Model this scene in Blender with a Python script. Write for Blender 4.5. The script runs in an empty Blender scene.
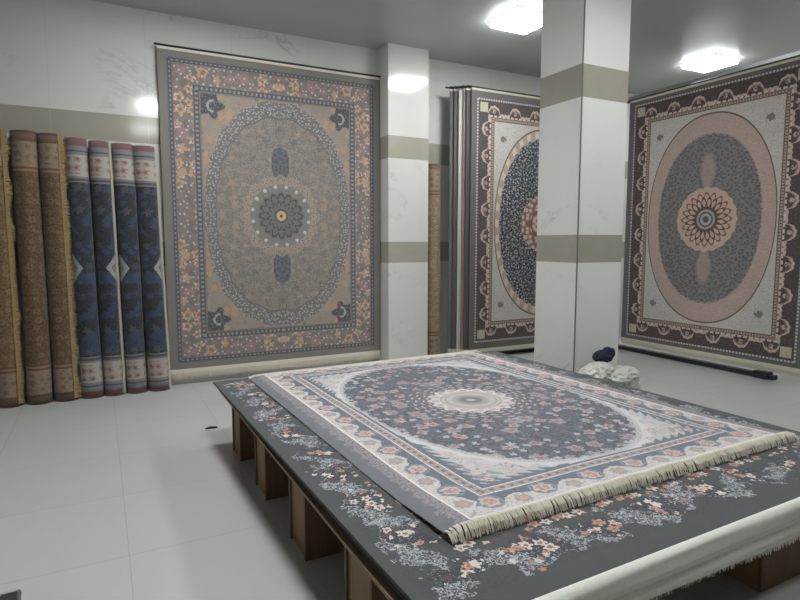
import bpy, bmesh, math, random
from mathutils import Vector, Matrix, noise as mn

S = bpy.context.scene
COL = S.collection
PI = math.pi

# ------------------------------------------------------------------ camera, world, light, exposure
cd = bpy.data.cameras.new('camera')
cam = bpy.data.objects.new('camera', cd)
COL.objects.link(cam)
cd.sensor_fit = 'HORIZONTAL'
cd.sensor_width = 36.0
cd.lens = 574.0 / 800.0 * 36.0
cd.clip_start = 0.05
cam.location = (0, 0, 1.6)
cam.rotation_euler = (math.radians(90 - 5.71), 0, math.radians(-27.58))
S.camera = cam

S.view_settings.view_transform = 'Standard'
S.view_settings.look = 'None'
S.view_settings.exposure = 0.15
S.view_settings.gamma = 1.0
S.view_settings.use_curve_mapping = False

w = bpy.data.worlds.new('world')
S.world = w
w.use_nodes = True
w.node_tree.nodes['Background'].inputs[0].default_value = (0.75, 0.8, 0.85, 1)
w.node_tree.nodes['Background'].inputs[1].default_value = 0.02

LAMP_POWER = 22.0
PANEL_EMIT = 36.0
CEIL = 4.04
LAMPS = [  # x, y, relative output, label
    (4.22, 5.2, 1.0, 'square white LED ceiling panel left of the square pillar'),
    (7.45, 5.2, 0.9, 'square white LED ceiling panel above the pink-ringed oval rug, right of the pillar'),
    (1.15, 5.15, 1.0, 'LED ceiling panel above the floor in front of the taupe rug, just outside the view'),
    (4.2, 2.5, 0.75, 'LED ceiling panel above the right edge of the carpet platform, outside the view'),
    (7.45, 2.5, 0.30, 'dim LED ceiling panel at the right wall side of the showroom, outside the view'),
    (0.98, 2.45, 1.3, 'LED ceiling panel above the left side of the carpet platform, mirrored in the wall tiles'),
    (4.2, 0.1, 0.30, 'dim LED ceiling panel right of the camera, outside the view'),
    (0.98, 0.1, 0.5, 'LED ceiling panel overhead the camera, second mirrored glint in the wall tiles'),
]


# ------------------------------------------------------------------ colour and node helpers
def lin(c):
    out = []
    for x in c[:3]:
        x = x / 255.0
        out.append(x / 12.92 if x <= 0.04045 else ((x + 0.055) / 1.055) ** 2.4)
    return tuple(out) + (1.0,)


class F:
    """a float socket of a shader graph with arithmetic"""
    def __init__(s, g, k): s.g = g; s.k = k
    def _m(s, op, *a): return s.g.math(op, *a)
    def __add__(s, o): return s._m('ADD', s, o)
    __radd__ = __add__
    def __sub__(s, o): return s._m('SUBTRACT', s, o)
    def __rsub__(s, o): return s._m('SUBTRACT', o, s)
    def __mul__(s, o): return s._m('MULTIPLY', s, o)
    __rmul__ = __mul__
    def __truediv__(s, o): return s._m('DIVIDE', s, o)
    def __rtruediv__(s, o): return s._m('DIVIDE', o, s)
    def __neg__(s): return s._m('MULTIPLY', s, -1.0)
    def __gt__(s, o): return s._m('GREATER_THAN', s, o)
    def __lt__(s, o): return s._m('LESS_THAN', s, o)
    def abs(s): return s._m('ABSOLUTE', s)
    def sin(s): return s._m('SINE', s)
    def cos(s): return s._m('COSINE', s)
    def sqrt(s): return s._m('SQRT', s)
    def frac(s): return s._m('FRACT', s)
    def floor(s): return s._m('FLOOR', s)
    def min(s, o): return s._m('MINIMUM', s, o)
    def max(s, o): return s._m('MAXIMUM', s, o)
    def pow(s, o): return s._m('POWER', s, o)
    def band(s, a, b): return (s > a) * (s < b)
    def inv(s): return 1.0 - s


class G:
    def __init__(s, name):
        s.m = bpy.data.materials.new(name)
        s.m.use_nodes = True
        s.t = s.m.node_tree
        s.b = s.t.nodes['Principled BSDF']
    def put(s, sock, v):
        if isinstance(v, F): s.t.links.new(v.k, sock)
        elif isinstance(v, bpy.types.NodeSocket): s.t.links.new(v, sock)
        else: sock.default_value = v
    def math(s, op, *a):
        n = s.t.nodes.new('ShaderNodeMath'); n.operation = op
        for i, v in enumerate(a): s.put(n.inputs[i], v)
        return F(s, n.outputs[0])
    def atan2(s, a, b): return s.math('ARCTAN2', a, b)
    def uv(s):
        n = s.t.nodes.new('ShaderNodeUVMap'); n.uv_map = 'UVMap'
        q = s.t.nodes.new('ShaderNodeSeparateXYZ'); s.t.links.new(n.outputs[0], q.inputs[0])
        return F(s, q.outputs[0]), F(s, q.outputs[1])
    def obj(s):
        n = s.t.nodes.new('ShaderNodeTexCoord')
        q = s.t.nodes.new('ShaderNodeSeparateXYZ'); s.t.links.new(n.outputs['Object'], q.inputs[0])
        return [F(s, q.outputs[i]) for i in range(3)]
    def vec(s, x, y, z=0.0):
        n = s.t.nodes.new('ShaderNodeCombineXYZ')
        for i, v in enumerate((x, y, z)): s.put(n.inputs[i], v)
        return n.outputs[0]
    def noise(s, vec, scale, detail=2.0, rough=0.5, dist=0.0):
        n = s.t.nodes.new('ShaderNodeTexNoise'); s.put(n.inputs['Vector'], vec)
        n.inputs['Scale'].default_value = scale; n.inputs['Detail'].default_value = detail
        n.inputs['Roughness'].default_value = rough; n.inputs['Distortion'].default_value = dist
        return F(s, n.outputs[0])
    def vor(s, x, y, scale, feature='F1', rnd=1.0):
        n = s.t.nodes.new('ShaderNodeTexVoronoi'); n.voronoi_dimensions = '2D'; n.feature = feature
        s.put(n.inputs['Vector'], s.vec(x * scale, y * scale)); n.inputs['Scale'].default_value = 1.0
        n.inputs['Randomness'].default_value = rnd
        return n
    def flowers(s, x, y, scale, r=0.34, petals=5, depth=0.3, rnd=0.8):
        """(petal mask, core mask, two random numbers per flower)"""
        wn = s.noise(s.vec(x, y), scale * 2.2, 2.0, 0.6); wm = s.noise(s.vec(y + 4.0, x), scale * 2.2, 2.0, 0.6)
        x = x + (wn - 0.5) * (0.45 / scale); y = y + (wm - 0.5) * (0.45 / scale)
        n = s.vor(x, y, scale, rnd=rnd)
        q = s.t.nodes.new('ShaderNodeSeparateXYZ'); s.t.links.new(n.outputs['Position'], q.inputs[0])
        dx = x * scale - F(s, q.outputs[0]); dy = y * scale - F(s, q.outputs[1])
        c = s.t.nodes.new('ShaderNodeSeparateColor'); s.t.links.new(n.outputs['Color'], c.inputs[0])
        r1, r2 = F(s, c.outputs[0]), F(s, c.outputs[1])
        d = F(s, n.outputs['Distance'])
        th = s.atan2(dy, dx)
        rad = ((th * float(petals) + r1 * 6.0).cos() * depth * 0.6 + (1.0 - depth * 0.5)) * r * (r2 * 0.5 + 0.6)
        return d < rad, d < rad * 0.42, r1, r2
    def mix(s, a, b, f):
        n = s.t.nodes.new('ShaderNodeMix'); n.data_type = 'RGBA'
        s.put(n.inputs[0], f)
        for i, v in ((6, a), (7, b)):
            if isinstance(v, (tuple, list)): n.inputs[i].default_value = lin(v)
            else: s.t.links.new(v, n.inputs[i])
        return n.outputs[2]
    def scale_col(s, c, f):
        n = s.t.nodes.new('ShaderNodeMix'); n.data_type = 'RGBA'; n.blend_type = 'MULTIPLY'
        n.inputs[0].default_value = 1.0
        if isinstance(c, (tuple, list)): n.inputs[6].default_value = lin(c)
        else: s.t.links.new(c, n.inputs[6])
        q = s.t.nodes.new('ShaderNodeCombineColor')
        for i in range(3): s.put(q.inputs[i], f)
        s.t.links.new(q.outputs[0], n.inputs[7])
        return n.outputs[2]
    def bump(s, h, strength, dist=0.002):
        n = s.t.nodes.new('ShaderNodeBump'); n.inputs['Strength'].default_value = strength
        n.inputs['Distance'].default_value = dist
        s.put(n.inputs['Height'], h); s.t.links.new(n.outputs[0], s.b.inputs['Normal'])
    def done(s, col, rough=0.9, spec=0.5, metal=0.0, sheen=0.0, coat=0.0):
        i = s.b.inputs
        if isinstance(col, (tuple, list)): i['Base Color'].default_value = lin(col)
        else: s.t.links.new(col, i['Base Color'])
        s.put(i['Roughness'], rough)
        i['Specular IOR Level'].default_value = spec
        i['Metallic'].default_value = metal
        i['Sheen Weight'].default_value = sheen
        i['Coat Weight'].default_value = coat
        return s.m


def pile_finish(g, col, u, v, sat=0.62, grey=(118, 113, 106), f=0.18):
    """wool: muted dyes, fine knots in colour and relief"""
    hs = g.t.nodes.new('ShaderNodeHueSaturation'); hs.inputs['Saturation'].default_value = sat
    g.t.links.new(col, hs.inputs['Color'])
    col = g.mix(hs.outputs[0], grey, f)
    n = g.noise(g.vec(u, v), 260.0, 2.0, 0.6)
    n2 = g.noise(g.vec(u, v), 9.0, 3.0, 0.6)
    col = g.scale_col(col, (n * 0.36 + 0.82) * (n2 * 0.2 + 0.9))
    g.bump(n, 0.35, 0.003)
    return g.done(col, 0.92, 0.2, sheen=0.15)


def frame_coords(g, u, v, a, b, ou=0.0, ov=0.0):
    au, av = u.abs(), v.abs()
    eu, ev = a - ou - au, b + ov - av
    d = eu.min(ev)
    side = eu < ev
    s = side * av + side.inv() * au
    return au, av, d, s


# ------------------------------------------------------------------ rug patterns
def mat_taupe(name='taupe_medallion_pile', a=1.3, b=1.745):
    g = G(name); u, v = g.uv(); au, av, d, s = frame_coords(g, u, v, a, b)
    nz = g.noise(g.vec(au, av), 14.0, 3.0, 0.7)
    fine = g.noise(g.vec(au, av), 60.0, 2.0, 0.7)
    # field
    col = g.mix((142, 135, 125), (112, 110, 106), nz.band(0.5, 2) * 0.6)
    col = g.mix(col, (166, 140, 116), (fine > 0.56) * 0.75)
    col = g.mix(col, (94, 102, 112), (fine < 0.43) * 0.75)
    fl, co, r1, r2 = g.flowers(au, av, 6.5, 0.30, 6, 0.35)
    col = g.mix(col, (166, 138, 116), fl * (r1 > 0.55) * 0.8)
    col = g.mix(col, (104, 110, 116), fl * (r1 < 0.25) * 0.8)
    vn = g.vor(au, av, 30.0)
    dist = F(g, vn.outputs['Distance'])
    e = ((au / 0.875).pow(2.2) + (av / 1.315).pow(2.2)).pow(1 / 2.2)
    lobes = e + (g.atan2(v, u) * 24.0).cos() * 0.008
    # spandrels
    out = (lobes > 1.0)
    col = g.mix(col, (170, 150, 134), out * 0.55 * (0.5 + nz))
    fl2, co2, q1, q2 = g.flowers(au, av, 8.0, 0.36, 5, 0.3)
    col = g.mix(col, (190, 140, 96), out * fl2 * (q1 > 0.4) * 0.8)
    col = g.mix(col, (100, 112, 118), out * fl2 * (q1 < 0.2) * 0.8)
    ring = lobes.band(0.86, 1.0)
    col = g.mix(col, (112, 110, 112), ring * 0.8)
    col = g.mix(col, (186, 186, 184), ring * (dist < 0.30) * (fine > 0.44) * 0.75)
    col = g.mix(col, (100, 106, 116), lobes.band(0.855, 0.868))
    # dark corner pieces with a pale scroll
    cu, cv = (a - 0.42) - au, (b - 0.42) - av
    cr = (cu * cu + cv * cv).sqrt()
    kx, ky = cu - 0.105, cv - 0.125
    corner = (((kx * kx + ky * ky).sqrt() < 0.125 + (g.atan2(ky, kx) * 5.0).cos() * 0.03 + (fine - 0.5) * 0.08).max((cu + cv) < 0.13)) * (out)
    col = g.mix(col, (74, 74, 82), corner)
    sc = ((cu - 0.13) * (cu - 0.13) + (cv - 0.13) * (cv - 0.13)).sqrt()
    col = g.mix(col, (165, 168, 172), corner * sc.band(0.045, 0.072) * (cu < 0.14))
    col = g.mix(col, (108, 116, 126), corner * (dist < 0.26))
    # pendants
    pu, pv = au / 0.105, (av - 0.61) / 0.185
    pe = pu.abs().pow(2.6) + pv.abs().pow(2.6)
    col = g.mix(col, (92, 100, 110), pe < 1.0)
    col = g.mix(col, (66, 74, 86), (pe < 1.0) * (dist < 0.3))
    # medallion
    r = (u * u + v * v).sqrt(); th = g.atan2(v, u)
    col = g.mix(col, (172, 150, 134), (r < 0.47 + 0.02 * (th * 16.0).cos()) * (fine > 0.47) * 0.8)
    col = g.mix(col, (128, 124, 120), r < 0.37)
    dots = (th * (16.0 / (2 * PI))).frac()
    dd = ((dots - 0.5) * 0.135).abs()
    col = g.mix(col, (196, 192, 188), ((dd * dd + (r - 0.345) * (r - 0.345)).sqrt() < 0.021 + (fine - 0.5) * 0.03))
    col = g.mix(col, (112, 108, 106), r < 0.275 + 0.012 * (th * 16.0).cos())
    pet = ((th * 8.0).cos().abs() * 0.06 + 0.20)
    col = g.mix(col, (66, 66, 74), (r - pet).abs() < 0.012)
    pet2 = ((th * 8.0 + 1.57).cos().abs() * 0.05 + 0.12)
    col = g.mix(col, (72, 70, 74), (r - pet2).abs() < 0.010)
    col = g.mix(col, (86, 84, 86), r < 0.085)
    col = g.mix(col, (206, 170, 104), r < 0.058)
    col = g.mix(col, (96, 70, 48), r < 0.02)
    # border
    bd = d < 0.42
    col = g.mix(col, (126, 120, 116), bd)
    fb, cb, b1, b2 = g.flowers(au, av, 7.5, 0.50, 5, 0.3, 0.6)
    mb = d.band(0.138, 0.338)
    col = g.mix(col, (138, 122, 116), mb)
    col = g.mix(col, (110, 106, 108), mb * (nz > 0.52) * 0.7)
    col = g.mix(col, (190, 150, 112), mb * fb * (b1 > 0.36))
    col = g.mix(col, (156, 122, 122), mb * fb * (b1 < 0.2))
    col = g.mix(col, (150, 104, 74), mb * cb * (b1 > 0.42))
    vw = g.vor(au, av, 15.0); dw = F(g, vw.outputs['Distance'])
    col = g.mix(col, (204, 202, 202), mb * (dw < 0.17) * (fine > 0.42) * 0.85)
    for lo, wd_ in ((0.088, 0.042), (0.345, 0.058)):
        gb = d.band(lo, lo + wd_)
        col = g.mix(col, (84, 86, 98), gb)
        col = g.mix(col, (150, 148, 146), gb * ((s / 0.05).frac() < 0.45) * d.band(lo + 0.014, lo + wd_ - 0.012))
    col = g.mix(col, (128, 123, 114), d < 0.075)
    col = g.mix(col, (112, 114, 122), d.band(0.075, 0.088))
    return pile_finish(g, col, u, v, 0.82, (116, 108, 96), 0.22)


def mat_arch(name, dark, ring_solid, inside, leaf, a=1.25, b=1.72):
    """arch-bordered rug: dark border with cream arches, cream spandrels, oval with leaf trellis"""
    g = G(name); u, v = g.uv(); au, av, d, s = frame_coords(g, u, v, a, b, 0.03, -0.03)
    a, b = a - 0.03, b - 0.03
    fine = g.noise(g.vec(au, av), 45.0, 2.0, 0.7)
    fa, fb_ = a - 0.345, b - 0.345          # field half sizes
    cream = (196, 190, 180)
    col = g.mix(cream, (172, 166, 158), fine.band(0.54, 2) * 0.7)
    cu, cv = fa - au - 0.15, fb_ - av - 0.22
    cr = (cu * cu + cv * cv).sqrt()
    col = g.mix(col, (122, 118, 116), cr < 0.045 + (fine - 0.5) * 0.09)
    A, B = fa - 0.015, fb_ - 0.03
    e = ((au / A).pow(2.15) + (av / B).pow(2.15)).pow(1 / 2.15)
    th = g.atan2(v / B, u / A)
    col = g.mix(col, (104, 80, 70), e < 1.0)
    if ring_solid:
        col = g.mix(col, (176, 148, 134), e < 0.985)
        col = g.mix(col, (196, 180, 170), e.band(0.80, 0.985) * (fine > 0.52) * 0.45)
        lim = 0.80 + (fine - 0.5) * 0.10
    else:
        col = g.mix(col, (176, 152, 130), e < 0.985)
        col = g.mix(col, (206, 190, 170), e.band(0.9, 0.975) * ((th * 36.0).cos() > 0.1))
        lim = 0.895 + 0.012 * (th * 36.0).cos()
    ins = e < lim
    col = g.mix(col, inside, ins)
    vl = g.vor(au, av, 17.0, 'DISTANCE_TO_EDGE'); de = F(g, vl.outputs['Distance'])
    v1 = g.vor(au, av * 1.25, 21.0); d1 = F(g, v1.outputs['Distance'])
    c1 = g.t.nodes.new('ShaderNodeSeparateColor'); g.t.links.new(v1.outputs['Color'], c1.inputs[0])
    rr = F(g, c1.outputs[0])
    col = g.mix(col, leaf, ins * (d1 < (0.36 if ring_solid else 0.27) + (fine - 0.5) * 0.25) * (rr > 0.12) * (0.55 if ring_solid else 0.85))
    col = g.mix(col, leaf, ins * (de < 0.05) * (0.35 if ring_solid else 0.45))
    col = g.mix(col, (84, 98, 124), ins * (d1 < 0.22) * (rr < 0.25))
    # pendants
    pu, pv = au / 0.085, (av - 0.60) / 0.20
    pe = pu.abs().pow(2.2) + pv.abs().pow(2.2)
    if ring_solid:
        col = g.mix(col, (158, 140, 130), (pe < 1.3) * 0.4)
        col = g.mix(col, (172, 144, 130), (pe < 0.9) * (fine > 0.42) * 0.6)
    # medallion
    r = (u * u + v * v).sqrt(); t2 = g.atan2(v, u)
    R = 0.40
    col = g.mix(col, (188, 156, 134), r < R + 0.008 * (t2 * 20.0).cos() + (fine - 0.5) * 0.03)
    if ring_solid:
        wv = (t2 * 10.0).cos().abs()
        col = g.mix(col, (120, 84, 66), (r - (wv * 0.07 + 0.26)).abs() < 0.014)
        wv2 = (t2 * 10.0).sin().abs()
        col = g.mix(col, (92, 66, 56), (r - (wv2 * 0.07 + 0.20)).abs() < 0.018)
        col = g.mix(col, (84, 62, 54), r < 0.185 + 0.03 * (t2 * 20.0).cos())
        col = g.mix(col, (150, 148, 146), r < 0.125)
        col = g.mix(col, (72, 72, 78), r < 0.095)
        col = g.mix(col, (160, 158, 154), r < 0.075)
        col = g.mix(col, (80, 78, 80), r < 0.042)
    else:
        vm = g.vor(au, av, 13.0); dm = F(g, vm.outputs['Distance'])
        col = g.mix(col, (128, 92, 84), (r < R) * (dm > 0.42))
        col = g.mix(col, (214, 196, 184), (r < R) * (dm < 0.16))
        col = g.mix(col, (92, 70, 66), r.band(0.20, 0.22))
    # border
    bd = d < 0.345
    col = g.mix(col, dark, bd)
    brd = d.band(0.09, 0.285)
    col = g.mix(col, (112, 88, 84), brd * (fine > 0.57) * 0.6)
    PR = 0.355
    ph = (s / PR).frac() - 0.5
    arch = 0.258 - 0.100 * (1.0 - (ph * ph * 14.0)).max(0.0).sqrt() + 0.005 * (s * 106.0).sin()
    col = g.mix(col, (192, 168, 152), brd * ((d - arch).abs() < 0.019))
    col = g.mix(col, (150, 120, 112), brd * ((d - arch - 0.018).abs() < 0.008))
    col = g.mix(col, (204, 186, 168), brd * d.band(0.264, 0.285) * ((s / 0.07).frac() < 0.65))
    dc = ((ph * PR) * (ph * PR) + (d - 0.215) * (d - 0.215)).sqrt()
    col = g.mix(col, (186, 162, 146), brd * (dc < 0.028) * (fine > 0.45))
    ccu, ccv = (a - 0.17) - au, (b - 0.17) - av
    col = g.mix(col, (190, 178, 156), (ccu.abs().max(ccv.abs()) < 0.062) * (fine > 0.36))
    gd = d.band(0.285, 0.345)
    col = g.mix(col, (176, 156, 140), gd)
    col = g.mix(col, (96, 74, 68), d.band(0.292, 0.302))
    col = g.mix(col, (96, 74, 68), d.band(0.328, 0.340))
    col = g.mix(col, (110, 84, 76), d.band(0.305, 0.325) * ((s / 0.034).frac() < 0.5))
    wd = d.band(0.055, 0.085)
    col = g.mix(col, (120, 118, 118), wd)
    col = g.mix(col, (200, 196, 192), wd * ((s / 0.04).frac() < 0.5) * d.band(0.06, 0.08))
    col = g.mix(col, (100, 98, 96), d < 0.05)
    return pile_finish(g, col, u, v, 0.85, (84, 79, 75), 0.24)


def mat_slate(name='slate_oval_pile', a=1.165, b=1.45):
    g = G(name); u, v = g.uv(); au, av, d, s = frame_coords(g, u, v, a, b, 0.03, 0.085)
    a, b = a - 0.03, b + 0.085
    fine = g.noise(g.vec(au, av), 70.0, 2.0, 0.7)
    mid = g.noise(g.vec(au, av), 18.0, 3.0, 0.6)
    fa, fb_ = a - 0.345, b - 0.345
    navy = (76, 86, 106)
    # spandrel
    col = g.mix((196, 188, 184), (134, 140, 150), (mid > 0.5) * 0.8)
    sc_ = ((g.noise(g.vec(au + 7.0, av), 11.0, 2.0, 0.5, 1.2) - 0.5).abs() < 0.022)
    col = g.mix(col, (112, 116, 126), sc_ * 0.7)
    f3, c3, p1, p2 = g.flowers(au, av, 9.0, 0.34, 5, 0.3)
    col = g.mix(col, (206, 170, 158), f3 * (p1 > 0.4))
    col = g.mix(col, (96, 104, 120), f3 * (p1 < 0.22))
    col = g.mix(col, (160, 110, 100), c3 * (p1 > 0.6))
    cu, cv = fa - au, fb_ - av
    near_oval = ((au / (fa)).pow(2.25) + (av / (fb_)).pow(2.25)).pow(1 / 2.25)
    col = g.mix(col, (196, 190, 188), (near_oval < 1.16) * (mid > 0.47) * 0.75)
    edge = (cu.min(cv)) < 0.03 + 0.022 * ((cu + cv) * 95.0).sin()
    col = g.mix(col, (84, 106, 124), edge)
    # oval
    A, B = fa + 0.02, fb_ + 0.02
    e = ((au / A).pow(2.25) + (av / B).pow(2.25)).pow(1 / 2.25)
    th = g.atan2(v / B, u / A)
    col = g.mix(col, (206, 200, 198), e < 1.02 + 0.015 * (th * 44.0).cos() + (fine - 0.5) * 0.05)
    col = g.mix(col, (140, 146, 160), e.band(0.94, 0.965) * (fine > 0.5))
    col = g.mix(col, (150, 150, 158), (e < 0.985) * (fine > 0.44) * 0.5)
    ins = e < 0.95 + 0.008 * (th * 60.0).cos()
    col = g.mix(col, navy, ins)
    col = g.mix(col, (56, 62, 78), ins * (mid > 0.5) * 0.8)
    col = g.mix(col, (112, 120, 138), ins * (fine > 0.6) * 0.7)
    vl = g.vor(au, av, 22.0, 'DISTANCE_TO_EDGE'); de = F(g, vl.outputs['Distance'])
    col = g.mix(col, (140, 142, 152), ins * (de < 0.06) * (fine > 0.5) * 0.6)
    f1, c1, r1, r2 = g.flowers(au, av, 7.2, 0.42, 5, 0.3)
    col = g.mix(col, (164, 150, 152), ins * f1 * (r1 > 0.35))
    col = g.mix(col, (188, 146, 130), ins * f1 * (r1 > 0.72) * (fine > 0.4))
    col = g.mix(col, (84, 92, 110), ins * f1 * (r1 > 0.35) * (fine < 0.42))
    col = g.mix(col, (150, 92, 88), ins * c1 * (r1 > 0.35))
    f2, c2, t1, t2_ = g.flowers(au + 3.1, av + 1.7, 13.0, 0.36, 5, 0.3)
    col = g.mix(col, (176, 176, 182), ins * f2 * (t1 > 0.62) * f1.inv())
    col = g.mix(col, (150, 116, 124), ins * f2 * (t1 < 0.18) * f1.inv())
    # medallion
    r = (u * u + v * v).sqrt(); t2 = g.atan2(v, u)
    lace = r < 0.43 + 0.02 * (t2 * 24.0).cos()
    col = g.mix(col, (82, 86, 98), lace)
    pk = (t2 * 16.0).cos() * (r * 120.0).sin()
    col = g.mix(col, (176, 168, 170), lace * (pk > 0.35) * (fine > 0.38))
    col = g.mix(col, (150, 106, 112), lace * (pk < -0.75))
    col = g.mix(col, (214, 200, 194), r < 0.285 + 0.02 * (t2 * 16.0).cos())
    col = g.mix(col, (176, 156, 152), (r < 0.30) * (fine > 0.55) * 0.7)
    col = g.mix(col, (186, 160, 154), r.band(0.225, 0.27) * (((t2 * 16.0).cos()) > 0.0))
    col = g.mix(col, (168, 158, 148), r < 0.215)
    col = g.mix(col, (186, 176, 166), r.band(0.13, 0.165))
    col = g.mix(col, (190, 178, 170), r.band(0.185, 0.2))
    col = g.mix(col, (150, 144, 136), r < 0.10)
    col = g.mix(col, (118, 120, 122), r < 0.075)
    col = g.mix(col, (176, 168, 150), r < 0.03)
    # border
    bd = d < 0.345
    col = g.mix(col, (84, 98, 118), bd)
    gs = d.band(0.262, 0.325)
    col = g.mix(col, (172, 150, 144), gs)
    col = g.mix(col, (116, 84, 88), gs * d.band(0.283, 0.304) * ((s / 0.055).frac() < 0.45))
    col = g.mix(col, (226, 218, 212), d.band(0.262, 0.270))
    col = g.mix(col, (226, 218, 212), d.band(0.317, 0.325))
    ph = (s / 0.29).frac() - 0.5
    hump = 0.135 + 0.085 * (ph.abs() * -2.6 + 1.0).max(0.0).sqrt() + (mid - 0.5) * 0.06
    cr_ = d.band(0.09, 0.262) * (d < hump)
    col = g.mix(col, (208, 194, 188), cr_)
    col = g.mix(col, (150, 140, 142), cr_ * (fine > 0.56) * 0.7)
    col = g.mix(col, (104, 120, 138), bd * (d > hump) * (fine > 0.58) * 0.8)
    fx, fy = ph * 0.29, d - 0.155
    fd = (fx * fx + fy * fy).sqrt(); fth = g.atan2(fy, fx)
    col = g.mix(col, (158, 152, 146), (fd < 0.040 + (fine - 0.5) * 0.05 + 0.004 * (fth * 5.0).cos()) * bd)
    col = g.mix(col, (186, 142, 120), (fd < 0.022) * bd)
    ph2 = (s / 0.29 + 0.5).frac() - 0.5
    gx, gy = ph2 * 0.29, d - 0.195
    gd = (gx * gx + gy * gy).sqrt(); gth = g.atan2(gy, gx)
    gm = (gd < 0.046 + (fine - 0.5) * 0.05 + 0.005 * (gth * 6.0).cos()) * bd
    col = g.mix(col, (204, 162, 146), gm)
    col = g.mix(col, (172, 96, 78), (gd < 0.030) * (fine > 0.47) * bd)
    col = g.mix(col, (118, 132, 150), ((gd - 0.058).abs() < 0.006) * bd)
    col = g.mix(col, (232, 216, 210), d.band(0.094, 0.104))
    ob = d < 0.094
    jag = 0.030 + 0.012 * (s * 60.0).sin() + (mid - 0.5) * 0.10
    col = g.mix(col, (104, 110, 120), ob)
    col = g.mix(col, (160, 142, 142), ob * (d > jag) * (fine > 0.48) * 0.85)
    return pile_finish(g, col, u, v)


def mat_grey_floral(name='grey_bouquet_pile', a=1.39, b=1.66):
    g = G(name); u, v = g.uv(); au, av, d, s = frame_coords(g, u, v, a, b, -0.035, 0.0)
    fine = g.noise(g.vec(u, v), 70.0, 2.0, 0.7)
    mid = g.noise(g.vec(u, v), 9.0, 3.0, 0.65)
    big = g.noise(g.vec(u + 3.0, v), 4.2, 2.0, 0.5)
    col = g.mix((72, 76, 76), (62, 66, 68), (fine > 0.52) * 0.7)
    ph = (s / 0.33).frac() - 0.5
    # wandering sprays of pale scrolls
    ds = (d - 0.19 - 0.035 * (s * 19.0).sin())
    spray = (ds.abs() + (mid - 0.5) * 0.40) < 0.066
    l1 = (g.noise(g.vec(u, v), 26.0, 2.0, 0.6, 1.5) - 0.5).abs() < 0.030
    l2 = (g.noise(g.vec(u + 9.0, v), 38.0, 1.0, 0.5, 1.2) - 0.52).abs() < 0.032
    lines = l1.max(l2)
    col = g.mix(col, (166, 172, 178), spray * lines * (fine > 0.36))
    col = g.mix(col, (206, 206, 206), spray * (fine > 0.66))
    # dark leaves and blossoms in clusters
    c0 = ((ph * 0.33) * (ph * 0.33) * 0.55 + (d - 0.215) * (d - 0.215)).sqrt() + (mid - 0.5) * 0.26
    col = g.mix(col, (58, 58, 66), (c0 < 0.075) * (fine > 0.42))
    fl, co, r1, r2 = g.flowers(u, v, 17.0, 0.52, 5, 0.35, 0.9)
    z = (c0 < 0.062).max(d > 0.31)
    col = g.mix(col, (206, 196, 184), z * fl * (r1 > 0.22))
    col = g.mix(col, (184, 122, 94), z * fl * (r1 > 0.60) * (fine > 0.40))
    col = g.mix(col, (96, 66, 70), z * fl * (r1 < 0.16))
    col = g.mix(col, (150, 86, 66), z * co * (r1 > 0.3))
    far = (ds.abs() < 0.13) * (big > 0.56)
    fl2, co2, t1, t2 = g.flowers(u + 5.0, v, 23.0, 0.42, 5, 0.35, 0.9)
    col = g.mix(col, (196, 190, 182), far * fl2 * (t1 > 0.5))
    col = g.mix(col, (170, 116, 92), far * fl2 * (t1 > 0.8))
    col = g.mix(col, (72, 76, 75), d < 0.075 + (fine - 0.5) * 0.02)
    return pile_finish(g, col, u, v, 0.8, (110, 108, 104), 0.08)


def mat_roll_brown(name, tint=(118, 92, 70), h=1.3):
    g = G(name); u, v = g.uv()
    av = v.abs(); d = h - av
    fl, co, r1, r2 = g.flowers(u, av, 11.0, 0.40, 6, 0.3, 0.5)
    fine = g.noise(g.vec(u, v), 50.0, 2.0, 0.7)
    col = g.mix(tint, (tint[0] - 24, tint[1] - 22, tint[2] - 18), (fine > 0.52) * 0.8)
    col = g.mix(col, (tint[0] + 30, tint[1] + 32, tint[2] + 30), fl * 0.55)
    col = g.mix(col, (tint[0] - 10, tint[1] - 10, tint[2] - 2), co * 0.7)
    lace = g.vor(u, v, 26.0, 'DISTANCE_TO_EDGE'); de = F(g, lace.outputs['Distance'])
    col = g.mix(col, (tint[0] + 24, tint[1] + 22, tint[2] + 14), (de < 0.05) * 0.6)
    col = g.mix(col, (138, 120, 102), d.band(0.10, 0.34) * (fine > 0.4))
    f2, c2, q1, q2 = g.flowers(u, av, 12.0, 0.42, 5, 0.3, 0.5)
    col = g.mix(col, (118, 96, 80), d.band(0.12, 0.30) * f2)
    col = g.mix(col, (104, 74, 58), d.band(0.34, 0.40))
    col = g.mix(col, (140, 112, 88), d.band(0.36, 0.38))
    col = g.mix(col, (104, 84, 76), d < 0.07)
    col = g.mix(col, (90, 62, 60), d < 0.025)
    return pile_finish(g, col, u, v, 0.95, (110, 96, 80), 0.08)


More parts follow.
